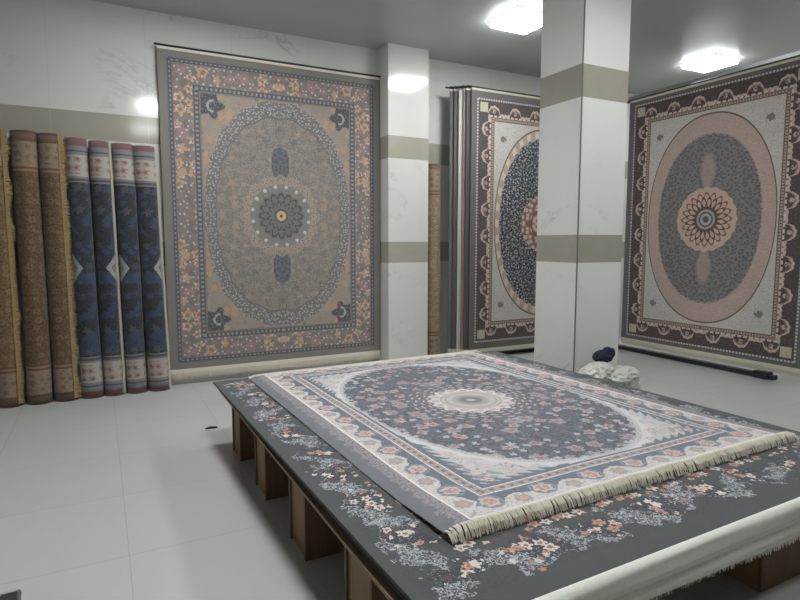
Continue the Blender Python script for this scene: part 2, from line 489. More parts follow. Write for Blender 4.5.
def mat_roll_blue(name='blue_rolled_pile', h=1.28, shift=0.0):
    g = G(name); u, v = g.uv()
    av = v.abs(); d = h - av
    fine = g.noise(g.vec(u, v), 46.0, 2.0, 0.7)
    mid = g.noise(g.vec(u, v), 5.5, 2.0, 0.6)
    col = g.mix((50, 53, 60), (34, 37, 46), (fine > 0.5) * 0.8)
    col = g.mix(col, (40, 60, 96), (mid > 0.53) * 0.7)
    fl, co, r1, r2 = g.flowers(u, av, 9.0, 0.40, 6, 0.35, 0.7)
    col = g.mix(col, (60, 76, 104), fl * (r1 > 0.5) * 0.5)
    col = g.mix(col, (88, 86, 84), fl * (r1 < 0.2) * 0.6)
    # pale diamonds at mid height
    dm = ((u + shift) / 0.44).frac() - 0.5
    dia = (dm * 0.44).abs() * 1.5 + (v - 0.03).abs()
    col = g.mix(col, (150, 150, 150), (dia < 0.15) * (fine > 0.32))
    col = g.mix(col, (100, 104, 112), (dia < 0.08) * (fine > 0.45))
    # striped ends
    col = g.mix(col, (120, 118, 118), d < 0.40)
    col = g.mix(col, (82, 78, 82), d.band(0.36, 0.385))
    col = g.mix(col, (166, 156, 146), d.band(0.13, 0.34))
    f2, c2, q1, q2 = g.flowers(u, av, 11.0, 0.46, 5, 0.3, 0.4)
    col = g.mix(col, (158, 122, 108), d.band(0.15, 0.32) * f2)
    col = g.mix(col, (116, 88, 80), d.band(0.15, 0.32) * c2)
    col = g.mix(col, (124, 122, 126), d.band(0.055, 0.13))
    col = g.mix(col, (84, 82, 90), d.band(0.085, 0.10))
    col = g.mix(col, (112, 70, 74), d < 0.04)
    return pile_finish(g, col, u, v, 0.8, (100, 100, 100), 0.10)


def mat_cloth(name, c, sc=40.0, amt=0.3, rough=0.9):
    g = G(name); x, y, z = g.obj()
    n = g.noise(g.vec(x, y, z), sc, 3.0, 0.6)
    g.bump(n, 0.3, 0.003)
    return g.done(g.scale_col(c, n * amt + (1 - amt / 2)), rough, 0.25)


def mat_wood(name, c):
    g = G(name); x, y, z = g.obj()
    n = g.noise(g.vec(x * 22.0, y * 22.0, z * 2.2), 1.6, 4.0, 0.6, 1.0)
    col = g.mix((c[0] - 26, c[1] - 26, c[2] - 24), (c[0] + 14, c[1] + 12, c[2] + 8), n)
    g.bump(n, 0.15, 0.001)
    return g.done(col, 0.55, 0.35)


def mat_plain(name, c, rough=0.5, metal=0.0, spec=0.5, sc=30.0, amt=0.12):
    g = G(name); x, y, z = g.obj()
    n = g.noise(g.vec(x, y, z), sc, 3.0, 0.6)
    return g.done(g.scale_col(c, n * amt + (1 - amt / 2)), rough, spec, metal)


def mat_wall_tile(name, bands, tw=0.9, ox=0.179, base=(208, 206, 199)):
    """glossy marble tiles with olive-grey bands at given heights; world units"""
    g = G(name)
    n = g.t.nodes.new('ShaderNodeNewGeometry')
    q = g.t.nodes.new('ShaderNodeSeparateXYZ'); g.t.links.new(n.outputs['Position'], q.inputs[0])
    x, y, z = [F(g, q.outputs[i]) for i in range(3)]
    p = g.vec(x, y, z)
    cloud = g.noise(p, 1.3, 5.0, 0.6, 0.6)
    w1 = g.noise(p, 1.9, 6.0, 0.62, 1.4)
    w1 = g.noise(g.vec((x + y) * 0.5 + z * 1.1, x * 0.35 + y * 0.35 - z * 0.5, 0.0), 2.4, 5.0, 0.6, 0.5)
    vein = 1.0 - ((w1 - 0.5).abs() * 38.0).min(1.0)
    gate = (cloud - 0.52).max(0.0) * 6.0
    col = g.mix(base, (base[0] - 12, base[1] - 11, base[2] - 9), cloud)
    col = g.mix(col, (150, 150, 148), (vein * gate.min(1.0)) * 0.55)
    spots = g.noise(p, 7.0, 4.0, 0.7)
    col = g.mix(col, (168, 166, 160), ((spots - 0.66).max(0.0) * 8.0).min(1.0) * 0.6)
    t = x + y
    jx = (((t - ox) / tw).frac() - 0.5).abs() > (0.5 - 0.0022 / tw)
    bm = None
    for lo, hi in bands:
        m = z.band(lo, hi)
        bm = m if bm is None else bm.max(m)
    stone = g.noise(p, 5.0, 5.0, 0.7)
    bc = g.mix((150, 146, 132), (164, 160, 146), stone)
    col = g.mix(col, bc, bm)
    ed = None
    for lo, hi in bands:
        for zz in (lo, hi):
            m = (z - zz).abs() < 0.0025
            ed = m if ed is None else ed.max(m)
    col = g.mix(col, (178, 178, 172), jx * 0.55)
    col = g.mix(col, (140, 138, 130), ed * 0.5)
    wob = g.noise(p, 0.9, 1.0, 0.4)
    g.bump(wob, 0.10, 0.01)
    return g.done(col, 0.10 + 0.02 * stone, 0.5)


# ------------------------------------------------------------------ mesh helpers
def tag(o, label=None, cat=None, group=None, kind=None):
    if label: o['label'] = label
    if cat: o['category'] = cat
    if group: o['group'] = group
    if kind: o['kind'] = kind
    return o


def link_bm(name, bm, mat, parent=None, smooth=False, loc=(0, 0, 0), bevel=0):
    me = bpy.data.meshes.new(name)
    bmesh.ops.recalc_face_normals(bm, faces=bm.faces) if not smooth == 'keep' else None
    bm.to_mesh(me); bm.free()
    if smooth:
        for p in me.polygons: p.use_smooth = True
    o = bpy.data.objects.new(name, me)
    if mat: me.materials.append(mat)
    COL.objects.link(o)
    o.location = loc
    if parent is not None: o.parent = parent
    if bevel:
        b = o.modifiers.new('bevel', 'BEVEL'); b.width = bevel; b.segments = 2; b.limit_method = 'ANGLE'
    return o


def empty(name, loc=(0, 0, 0), rz=0.0, label=None, cat=None, group=None):
    o = bpy.data.objects.new(name, None); COL.objects.link(o)
    o.location = loc; o.rotation_euler = (0, 0, rz); o.empty_display_size = 0.1
    return tag(o, label, cat, group)


def add_box(bm, x0, x1, y0, y1, z0, z1):
    vs = [bm.verts.new((x, y, z)) for z in (z0, z1) for y in (y0, y1) for x in (x0, x1)]
    for f in ((0, 2, 3, 1), (4, 5, 7, 6), (0, 1, 5, 4), (2, 6, 7, 3), (0, 4, 6, 2), (1, 3, 7, 5)):
        bm.faces.new([vs[i] for i in f])


def box_obj(name, x0, x1, y0, y1, z0, z1, mat, parent=None, bevel=0):
    bm = bmesh.new(); add_box(bm, x0, x1, y0, y1, z0, z1)
    return link_bm(name, bm, mat, parent, bevel=bevel)


def add_tube(bm, pts, r, n=6, cap=True):
    rings = []
    for i, p in enumerate(pts):
        a = Vector(pts[max(i - 1, 0)]); b = Vector(pts[min(i + 1, len(pts) - 1)])
        t = (b - a).normalized()
        up = Vector((0, 0, 1)) if abs(t.z) < 0.9 else Vector((1, 0, 0))
        s1 = t.cross(up).normalized(); s2 = t.cross(s1).normalized()
        rr = r[i] if isinstance(r, (list, tuple)) else r
        rings.append([bm.verts.new(Vector(p) + (s1 * math.cos(2 * PI * k / n) + s2 * math.sin(2 * PI * k / n)) * rr) for k in range(n)])
    for i in range(len(rings) - 1):
        for k in range(n):
            bm.faces.new((rings[i][k], rings[i][(k + 1) % n], rings[i + 1][(k + 1) % n], rings[i + 1][k]))
    if cap:
        bm.faces.new(rings[0][::-1]); bm.faces.new(rings[-1])


def slab(name, a, b, nu, nv, pos, thick, mat, parent=None):
    """rug body: a sheet of half size a x b with thickness; pos(u, v) -> (point, normal); UV in metres"""
    bm = bmesh.new(); uvl = bm.loops.layers.uv.new('UVMap')
    top, bot, uvs = [], [], {}
    for j in range(nv + 1):
        rt, rb = [], []
        for i in range(nu + 1):
            u = -a + 2 * a * i / nu; v = -b + 2 * b * j / nv
            p, n = pos(u, v)
            p = Vector(p); n = Vector(n).normalized()
            x = bm.verts.new(p); y = bm.verts.new(p - n * thick)
            uvs[x] = uvs[y] = (u, v)
            rt.append(x); rb.append(y)
        top.append(rt); bot.append(rb)
    def face(vs):
        f = bm.faces.new(vs)
        for l in f.loops: l[uvl].uv = uvs[l.vert]
    for j in range(nv):
        for i in range(nu):
            face((top[j][i], top[j][i + 1], top[j + 1][i + 1], top[j + 1][i]))
            face((bot[j][i], bot[j + 1][i], bot[j + 1][i + 1], bot[j][i + 1]))
    for j in range(nv):
        face((top[j][0], top[j + 1][0], bot[j + 1][0], bot[j][0]))
        face((top[j][nu], bot[j][nu], bot[j + 1][nu], top[j + 1][nu]))
    for i in range(nu):
        face((top[0][i], bot[0][i], bot[0][i + 1], top[0][i + 1]))
        face((top[nv][i], top[nv][i + 1], bot[nv][i + 1], bot[nv][i]))
    me = bpy.data.meshes.new(name); bm.to_mesh(me); bm.free()
    me.materials.append(mat)
    for p in me.polygons: p.use_smooth = True
    try: me.set_sharp_from_angle(angle=math.radians(50))
    except Exception: pass
    o = bpy.data.objects.new(name, me); COL.objects.link(o)
    if parent is not None: o.parent = parent
    return o


# ------------------------------------------------------------------ materials
BANDS_WALL = [(1.345, 1.61), (2.66, 2.935)]
BANDS_PILLAR = [(1.412, 1.672), (2.925, 3.215)]
M_wall = mat_wall_tile('marble_wall_tiles', BANDS_WALL)
M_pillar = mat_wall_tile('marble_pillar_tiles', BANDS_PILLAR, tw=50.0, ox=20.0, base=(226, 224, 217))
M_pilaster = mat_wall_tile('marble_pilaster_tiles', BANDS_WALL, tw=50.0, ox=20.0)

g = G('glossy_floor_tiles')
n_ = g.t.nodes.new('ShaderNodeNewGeometry'); q_ = g.t.nodes.new('ShaderNodeSeparateXYZ')
g.t.links.new(n_.outputs['Position'], q_.inputs[0])
fx, fy = F(g, q_.outputs[0]), F(g, q_.outputs[1])
ja = (((fx - 0.065) / 0.8).frac() - 0.5).abs() > (0.5 - 0.0035)
jb = (((fy - 3.13) / 0.8).frac() - 0.5).abs() > (0.5 - 0.0035)
cl = g.noise(g.vec(fx, fy), 1.1, 4.0, 0.6)
tid = g.noise(g.vec(((fx - 0.065) / 0.8).floor() * 3.7, ((fy - 3.13) / 0.8).floor() * 5.3), 1.0, 0.0)
colf = g.mix((180, 180, 178), (190, 189, 185), cl)
colf = g.scale_col(colf, tid * 0.08 + 0.96)
colf = g.mix(colf, (160, 160, 160), ja.max(jb) * 0.6)
g.bump(g.noise(g.vec(fx, fy), 1.5, 1.0), 0.08, 0.01)
M_floor = g.done(colf, 0.24, 0.45)

g = G('painted_ceiling')
n_ = g.t.nodes.new('ShaderNodeNewGeometry')
nz_ = g.noise(n_.outputs['Position'], 2.0, 3.0)
M_ceil = g.done(g.mix((176, 179, 176), (184, 186, 183), nz_), 0.38, 0.5)

M_taupe = mat_taupe()
M_navy = mat_arch('navy_arch_pile', (74, 66, 66), False, (44, 48, 60), (172, 174, 172))
M_rose = mat_arch('rose_arch_pile', (72, 60, 62), True, (124, 120, 118), (66, 68, 76))
M_slate = mat_slate()
M_greyf = mat_grey_floral()
M_brown1 = mat_roll_brown('gold_brown_rolled_pile', (112, 90, 62), 1.33)
M_brown2 = mat_roll_brown('brown_rolled_pile', (98, 77, 57), 1.33)
M_tanroll = mat_roll_brown('tan_rolled_pile', (138, 118, 92), 1.31)
M_blue = mat_roll_blue(shift=0.0)
M_blue2 = mat_roll_blue('dark_blue_rolled_pile', shift=0.22)
M_cream = mat_cloth('cream_cotton_fringe', (212, 205, 188), 120.0)
M_white = mat_cloth('white_cotton_ends', (216, 215, 205), 90.0, 0.25)
M_gold = mat_cloth('gold_frayed_edge', (150, 130, 94), 60.0, 0.6)
M_pale = mat_cloth('pale_frayed_edge', (186, 182, 164), 60.0, 0.4)
M_darkwool = mat_cloth('dark_wool_edge', (56, 56, 58), 60.0)
M_wood = mat_wood('tan_lit_board', (140, 114, 84))  # support wood in the tan of its lit side faces
M_woodshade = mat_wood('brown_shaded_board', (112, 90, 70))  # same wood, shade put into the colour of the darker faces
M_ply = mat_wood('plywood_edge', (150, 128, 102))
M_black = mat_plain('black_plastic', (34, 34, 40), 0.5)
M_darksteel = mat_plain('dark_steel', (70, 72, 76), 0.4, 0.6)
M_alu = mat_plain('brushed_aluminium', (176, 178, 180), 0.3, 0.9)
M_trim = mat_plain('grey_corner_trim', (112, 112, 108), 0.4, 0.3)
M_white_frame = mat_plain('white_lamp_frame', (225, 225, 225), 0.4)
M_bag = mat_plain('white_plastic_film', (196, 196, 186), 0.35, 0.0, 0.5, 12.0, 0.2)
M_navycloth = mat_cloth('navy_cloth', (40, 44, 62), 40.0)

# ------------------------------------------------------------------ the room
tag(box_obj('floor', -3.3, 9.0, -4.1, 7.0, -0.1, 0.0, M_floor), kind='structure')
tag(box_obj('ceiling', -3.3, 9.0, -4.1, 7.0, CEIL, CEIL + 0.12, M_ceil), kind='structure')
tag(box_obj('wall_back', -3.3, 9.0, 6.85, 7.0, 0.0, CEIL, M_wall), kind='structure')
tag(box_obj('wall_front', -3.3, 9.0, -4.1, -4.0, 0.0, CEIL, M_wall), kind='structure')
tag(box_obj('wall_left', -3.3, -3.2, -4.0, 6.85, 0.0, CEIL, M_wall), kind='structure')
tag(box_obj('wall_right', 8.9, 9.0, -4.0, 6.85, 0.0, CEIL, M_wall), kind='structure')
# pilaster on the back wall
tag(box_obj('trim_1', 3.262, 3.842, 6.56, 6.85, 0.0, CEIL, M_pilaster), kind='structure')
# free-standing square pillar with corner beads
PX, PY, PW, PD = 3.957, 4.0, 0.585, 0.565
pil = tag(box_obj('pillar', PX, PX + PW, PY, PY + PD, 0.0, CEIL, M_pillar), kind='structure')
for cx, cy in ((PX, PY), (PX + PW, PY + PD)):
    sx = -1 if cx == PX else 1; sy = -1 if cy == PY else 1
    xa, xb = sorted((cx + 0.003 * sx, cx - 0.007 * sx)); ya, yb = sorted((cy + 0.003 * sy, cy - 0.007 * sy))
    box_obj('corner_bead', xa, xb, ya, yb, 0.0, CEIL, M_trim, pil)

# ------------------------------------------------------------------ ceiling lamps
def lamp_mat(k):
    g = G('lamp_diffuser')
    g.b.inputs['Emission Color'].default_value = (0.93, 0.97, 1.0, 1)
    g.b.inputs['Emission Strength'].default_value = PANEL_EMIT * k
    return g.done((240, 240, 240), 0.5)


for i, (lx, ly, k, lab) in enumerate(LAMPS):
    t = empty('ceiling_light', (lx, ly, CEIL), 0.0, lab, 'ceiling light', 'LED ceiling panels')
    bm = bmesh.new()
    for x0, x1, y0, y1 in ((-.26, .26, -.26, -.24), (-.26, .26, .24, .26), (-.26, -.24, -.24, .24), (.24, .26, -.24, .24)):
        add_box(bm, x0, x1, y0, y1, -0.012, 0.0)
    link_bm('frame', bm, M_white_frame, t)
    box_obj('diffuser', -.24, .24, -.24, .24, -0.055, -0.001, lamp_mat(k), t)
    ld = bpy.data.lights.new('panel_light', 'AREA'); ld.shape = 'SQUARE'; ld.size = 0.46
    ld.energy = LAMP_POWER * k; ld.color = (0.95, 0.98, 1.0)
    lo = bpy.data.objects.new('panel_light', ld); COL.objects.link(lo); lo.parent = t
    lo.location = (0, 0, -0.06)


# ------------------------------------------------------------------ hanging rugs
def strands(bm, base, direction, drop, width, rnd, n=3, curl=0.0, spread=0.006, thick=0.0018):
    """one tassel: a few strands leaving base, hanging by drop"""
    for k in range(n):
        p = Vector(base) + Vector(width) * (k / max(n - 1, 1) - 0.5)
        pts = []
        jx = rnd.uniform(-spread, spread); jo = rnd.uniform(0.75, 1.15)
        for q in range(4):
            f = q / 3.0
            pts.append(p + Vector(direction) * (f * jo) + Vector(width).normalized() * (jx * f) + Vector((0, 0, -drop * jo * (f ** (1 + curl)))))
        add_tube(bm, pts, [thick, thick, thick * 0.9, thick * 0.5], 4, False)


def hung_rug(name, label, cat, group, origin, along, a, b, mat, fringe_mat, bulge=0.0, thick=0.012, fringe=0.11, seed=1, top_strip=0.05, rough_edge=0.004):
    """rug hanging flat; origin = middle of the rug, along = unit vector to the viewer's right, front normal faces the room"""
    along = Vector(along); up = Vector((0, 0, 1)); nrm = along.cross(up)   # towards the room
    rnd = random.Random(seed)
    t = empty(name, origin, 0.0, label, cat, group)
    def pos(u, v):
        wob = bulge * (math.sin(u * 2.3 + seed) * 0.6 + mn.noise(Vector((u * 1.3, v * 1.0, seed))) * 0.8) * (0.4 + 0.6 * (b - v) / (2 * b))
        eu = rough_edge * mn.noise(Vector((v * 3, seed, u))) * (1 if abs(u) > a * 0.98 else 0)
        return along * (u + eu) + up * v + nrm * wob, nrm
    slab('pile', a, b, 26, 36, pos, thick, mat, t)
    # woven cotton strip and fringe at the bottom, strip at the top
    def strip(nm, v0, v1, m):
        bm = bmesh.new(); rows = []
        for i in range(27):
            u = -a + 2 * a * i / 26
            p, _ = pos(u, v0 if abs(v0) < b else math.copysign(b, v0))
            c = []
            for v_, o_ in ((v0, 0.0), (v0, -thick * .7), (v1, -thick * .7), (v1, 0.0)):
                q = Vector(p); q.z = v_; c.append(bm.verts.new(q + nrm * (o_ - 0.001)))
            rows.append(c)
        for i in range(26):
            for k in range(4):
                bm.faces.new((rows[i][k], rows[i][(k + 1) % 4], rows[i + 1][(k + 1) % 4], rows[i + 1][k]))
        bm.faces.new(rows[0]); bm.faces.new(rows[-1][::-1])
        return link_bm(nm, bm, m, t)
    strip('top_band', b, b + top_strip, fringe_mat)
    if fringe:
        strip('woven_end', -b - 0.045, -b, fringe_mat)
        bm = bmesh.new(); n = int(2 * a / 0.02)
        for i in range(n):
            u = -a + 2 * a * (i + 0.5) / n
            p, _ = pos(u, -b)
            strands(bm, p + nrm * -0.005 - up * 0.04, nrm * rnd.uniform(-0.004, 0.006), fringe - 0.045, along * 0.016, rnd, 4, 0, 0.006, 0.003)
        link_bm('fringe', bm, fringe_mat, t)
    return t


def rail(label, p0, p1, group=None, ext=0.03, arm=None):
    """dark hanging rail with clamps and two wall arms"""
    p0, p1 = Vector(p0), Vector(p1); d = (p1 - p0).normalized()
    mid = (p0 + p1) / 2
    t = empty('hanging_rail', mid, 0.0, label, 'rail', group)
    bm = bmesh.new()
    add_tube(bm, [p0 - d * ext - mid, p1 + d * ext - mid], 0.011, 10)
    link_bm('bar', bm, M_darksteel, t, True)
    if arm is not None:
        for f in (0.08, 0.92):
            q = p0.lerp(p1, f) - mid
            bm = bmesh.new(); add_tube(bm, [q, q + Vector(arm)], 0.009, 8)
            link_bm('arm', bm, M_darksteel, t, True)
    return t


# large taupe rug on the back wall
hung_rug('hanging_rug', 'large taupe-grey medallion rug with peach corners hung on the back wall left of the pilaster', 'rug', None,
         (1.945, 6.78, 1.915), (1, 0, 0), 1.305, 1.735, M_taupe, M_cream, 0.010, 0.012, 0.125, 3, 0.03)
rail('thin dark rail holding up the taupe rug on the back wall', (0.64, 6.776, 3.69), (3.25, 6.776, 3.69), arm=(0, 0.074, 0))

# stack of hung rugs left of the pillar (front one navy) and rail per rug
STACK = [  # left edge x, y, material, label
    (4.40, 6.400, M_navy, 'navy arch-bordered oval rug, frontmost of the rugs hanging between pilaster and pillar'),
    (4.345, 6.440, M_darkwool, 'hanging rug with charcoal edge directly behind the navy oval rug'),
    (4.325, 6.480, None, 'hanging rug whose pinkish-red edge shows behind the navy oval rug'),
    (4.28, 6.520, None, 'hanging rug whose pale greenish edge shows between the pink and dark ones'),
    (4.235, 6.560, None, 'hanging rug with dark plum edge left of the pale-edged one'),
    (4.195, 6.600, None, 'rearmost charcoal-edged rug of the stack hanging right of the pilaster'),
]
edge_cols = {2: (150, 108, 108), 3: (186, 190, 182), 4: (88, 76, 80), 5: (98, 102, 102)}


def mat_edge(name, c):
    g = G(name); u, v = g.uv(); au, av, d, s = frame_coords(g, u, v, 1.25, 1.72)
    fine = g.noise(g.vec(au, av), 30.0, 2.0, 0.7)
    col = g.mix((110, 100, 98), (80, 76, 80), (fine > 0.5) * 1.0)
    col = g.mix(col, (70, 68, 72), d < 0.10)
    col = g.mix(col, c, d < 0.06)
    return pile_finish(g, col, u, v)


for k, (x0, y0, m, lab) in enumerate(STACK):
    if m is None: m = mat_edge('edged_pile_%d' % k, edge_cols[k])
    if k == 1: m = mat_edge('edged_pile_1', (70, 68, 72))
    hung_rug('hanging_rug', lab, 'rug', None, (x0 + 1.25, y0, 1.865), (1, 0, 0), 1.25, 1.72, m,
             M_cream if k else M_alu if False else M_pale, 0.004, 0.012, 0.075, 20 + k, 0.03, 0.002)
    rail('dark rail end sticking out above the %s of the rugs between pilaster and pillar' % ('frontmost', 'second', 'third', 'fourth', 'fifth', 'rearmost')[k],
         (x0 - 0.02, y0 + 0.004, 3.625), (x0 + 2.52, y0 + 0.004, 3.625), 'rails of the hanging rug stack', 0.05)

# rugs hanging on the right, facing left
RST = [(6.80, 0.0, M_rose, 'pink-ringed oval rug with cream corners, frontmost of the rugs hanging on the right'),
       (6.845, 0.035, None, 'dark-edged rug hanging directly behind the pink-ringed oval rug'),
       (6.89, 0.065, None, 'grey-edged rearmost rug of those hanging on the right')]
for k, (x0, dy, m, lab) in enumerate(RST):
    if m is None: m = mat_edge('edged_pile_r%d' % k, ((76, 74, 78), (112, 114, 114))[k - 1])
    hung_rug('hanging_rug', lab, 'rug', None, (x0, 4.69 + dy, 1.89), (0, -1, 0), 1.25, 1.68, m, M_pale, 0.006, 0.012, 0.10, 40 + k, 0.03, 0.002)
    rail('rail along the top of the %s' % ('pink-ringed oval rug on the right', 'second rug behind the pink-ringed one', 'rearmost rug hanging on the right')[k],
         (x0 + 0.004, 3.42 + dy, 3.61), (x0 + 0.004, 5.96 + dy, 3.61), 'rails on the right')
bm = bmesh.new(); add_box(bm, -.018, .018, -1.5, 1.5, 0, 0.05)
tag(link_bm('rack_rail', bm, M_alu, None, loc=(6.97, 4.6, 3.66)), 'rack rail as a bright metal bar for its lamp-lit line above the rugs hanging on the right', 'bar')  # rack rail, added in bright metal for the lamp glint along it
# black bars standing in for the shadow gap under the hung rugs
t = empty('shadow_gap_bar', (6.93, 4.75, 0), 0, 'long black bar in place of the shadow gap under the pink-ringed rug', 'shadow bar')
box_obj('bar', -.05, .05, -0.95, 1.45, 0, 0.055, M_black, t, 0.01)
box_obj('foot', -.08, .05, -0.9, -0.72, 0, 0.085, M_black, t, 0.015)
t = empty('shadow_gap_bar', (5.65, 6.62, 0), 0, 'long black bar in place of the shadow gap under the navy hanging rugs', 'shadow bar')
box_obj('bar', -1.2, 1.1, -.08, .08, 0, 0.05, M_black, t, 0.01)


# ------------------------------------------------------------------ rolled carpets standing against the wall
def roll(label, x, y, r, h, mat, frayed=None, fray_deg=-20, lean=(0, 0), seed=0, group='rolled carpets standing against the back wall'):
    rnd = random.Random(seed)
    t = empty('rolled_carpet', (x, y, 0.0), 0.0, label, 'rolled carpet', group)
    # spiral sheet: outer turn plus inner turns
    turns = 3.2; pitch = 0.020; th = 0.011
    n = int(turns * 28); nz = 24
    bm = bmesh.new(); uvl = bm.loops.layers.uv.new('UVMap'); uvs = {}
    a0 = math.radians(fray_deg)
    def sp(i):
        ang = a0 - 2 * PI * turns * i / n
        rad = r - pitch * turns * i / n
        return ang, rad
    outer, inner = [], []
    for i in range(n + 1):
        ang, rad = sp(i); co, ci = [], []
        for j in range(nz + 1):
            z = h * j / nz
            dx = lean[0] * z / h + 0.006 * mn.noise(Vector((seed * 3.1, z * 1.1, 0.3)))
            dy = lean[1] * z / h
            rr = rad * (1 + 0.035 * mn.noise(Vector((math.cos(ang), math.sin(ang) + seed, z * 1.6))))
            ez = 0.0
            for lst, q in ((co, rr), (ci, rr - th)):
                w_ = bm.verts.new((q * math.cos(ang) + dx, q * math.sin(ang) + dy, z + ez))
                uvs[w_] = ((i / n * turns) * 2 * PI * r * 0.9, z - h / 2); lst.append(w_)
        outer.append(co); inner.append(ci)
    def face(vs):
        f = bm.faces.new(vs)
        for l in f.loops: l[uvl].uv = uvs[l.vert]
    for i in range(n):
        for j in range(nz):
            face((outer[i][j], outer[i][j + 1], outer[i + 1][j + 1], outer[i + 1][j]))
            if i > n - 30 or i < 3: face((inner[i][j], inner[i + 1][j], inner[i + 1][j + 1], inner[i][j + 1]))
        face((outer[i][0], outer[i + 1][0], inner[i + 1][0], inner[i][0]))
        face((outer[i][nz], inner[i][nz], inner[i + 1][nz], outer[i + 1][nz]))
    for j in range(nz):
        face((outer[0][j], inner[0][j], inner[0][j + 1], outer[0][j + 1]))
    o = link_bm('pile', bm, mat, t, True)
    if frayed:
        m, wd = frayed
        bm = bmesh.new()
        k = int(h / 0.012)
        tang = Vector((-math.sin(a0), math.cos(a0), 0)); out = Vector((math.cos(a0), math.sin(a0), 0))
        for i in range(k):
            z = h * (i + 0.5) / k
            if z < 0.02: continue
            wv = 0.5 + 0.5 * mn.noise(Vector((z * 5.0, seed, 2.0)))
            dx = lean[0] * z / h
            b0 = out * (r + 0.003) + Vector((dx, lean[1] * z / h, z))
            L = wd * (0.25 + 1.3 * wv) * rnd.uniform(0.8, 1.15)
            pts = [b0 - tang * 0.012, b0 + out * 0.004 + tang * L * 0.3 + Vector((0, 0, rnd.uniform(-.004, .004))), b0 + out * 0.010 * wv + tang * L * 0.75 + Vector((0, 0, rnd.uniform(-.012, .004))), b0 + out * 0.008 + tang * L + Vector((0, 0, rnd.uniform(-.02, .006)))]
            add_tube(bm, pts, [0.0065, 0.006, 0.005, 0.003], 5, True)
        link_bm('fringe', bm, m, t)
    return t


RY = 6.70
rolls = [
    ('gold-brown rolled carpet cut off by the left edge of the picture', -0.835, 0.120, 2.66, M_brown1, (M_gold, 0.05), -52),
    ('brown rolled carpet, first full roll from the left', -0.595, 0.120, 2.665, M_brown2, None, -20),
    ('brown rolled carpet with frayed gold edge, next to the blue rolls', -0.360, 0.118, 2.655, M_brown2, (M_gold, 0.075), -50),
    ('dark blue rolled carpet beside the gold-frayed brown roll', -0.132, 0.111, 2.63, M_blue, None, -20),
    ('dark blue rolled carpet with thin pale edge, second of the blue rolls', 0.082, 0.109, 2.62, M_blue2, (M_pale, 0.018), -38),
    ('dark blue rolled carpet without fringe, third of the blue rolls', 0.292, 0.109, 2.61, M_blue, None, -20),
    ('dark blue rolled carpet with white tasselled edge beside the taupe rug', 0.515, 0.116, 2.60, M_blue2, (M_pale, 0.03), -25),
]
for k, (lab, x, r, h, m, fr, deg) in enumerate(rolls):
    roll(lab, x, RY, r, h, m, fr, deg, ((0.0, 0.0, -0.02, -0.035, -0.03, -0.035, -0.055)[k], 0.02), 5 + k)
roll('tan floral rolled carpet standing in the recess right of the pilaster', 3.975, 6.66, 0.105, 2.63, M_tanroll, None, -20, (0, 0.02), 33, None)

# ------------------------------------------------------------------ the display platform
PLX0, PLX1, PLY0, PLY1 = 0.80, 3.55, 1.36, 4.66
ZB = 0.415
# supports
def support(x, y, label):
    t = empty('support_box', (x, y, 0.0), 0.0, label, 'support box', 'wooden supports under the carpet platform')
    w_, d_ = 0.19, 0.27
    box_obj('front_board', 0.0, w_, 0.0, 0.018, 0.0, ZB, M_woodshade, t, 0.001)
    box_obj('back_board', 0.0, w_, d_ - 0.018, d_, 0.0, ZB, M_woodshade, t, 0.001)
    box_obj('side_board', 0.012, 0.030, 0.018, d_ - 0.018, 0.0, ZB, M_wood, t, 0.001)
    box_obj('inner_board', w_ - 0.03, w_ - 0.012, 0.018, d_ - 0.018, 0.0, ZB, M_woodshade, t, 0.001)
    return t
names_y = {4.16: 'farthest', 3.43: 'second farthest', 2.655: 'third farthest', 1.86: 'fourth farthest', 1.40: 'nearest'}
for x, col_ in ((0.85, 'left edge'), (2.0, 'middle'), (3.30, 'right edge')):
    for y in (4.16, 3.43, 2.655, 1.86):
        support(x, y, 'tan wooden support box under the %s of the platform, %s from the camera' % (col_, names_y[y]))
t = empty('support_box', (2.62, 1.44, 0), 0, 'brown wooden support box at the near end of the platform, bottom right of the picture', 'support box', 'wooden supports under the carpet platform')
box_obj('front_board', 0, 0.5, 0, 0.018, 0, ZB, M_woodshade, t, 0.001)
box_obj('side_board', 0, 0.018, 0.018, 0.26, 0, ZB, M_wood, t, 0.001)
box_obj('inner_board', 0.482, 0.5, 0.018, 0.26, 0, ZB, M_wood, t, 0.001)
box_obj('back_board', 0, 0.5, 0.26, 0.278, 0, ZB, M_woodshade, t, 0.001)
bm = bmesh.new(); add_box(bm, PLX0, PLX1 - 0.02, PLY0, PLY1, ZB, ZB + 0.015)
tag(link_bm('platform_board', bm, M_ply, None), 'thin tan plywood board lying on the wooden supports under the carpets', 'board')

ZC = ZB + 0.0155


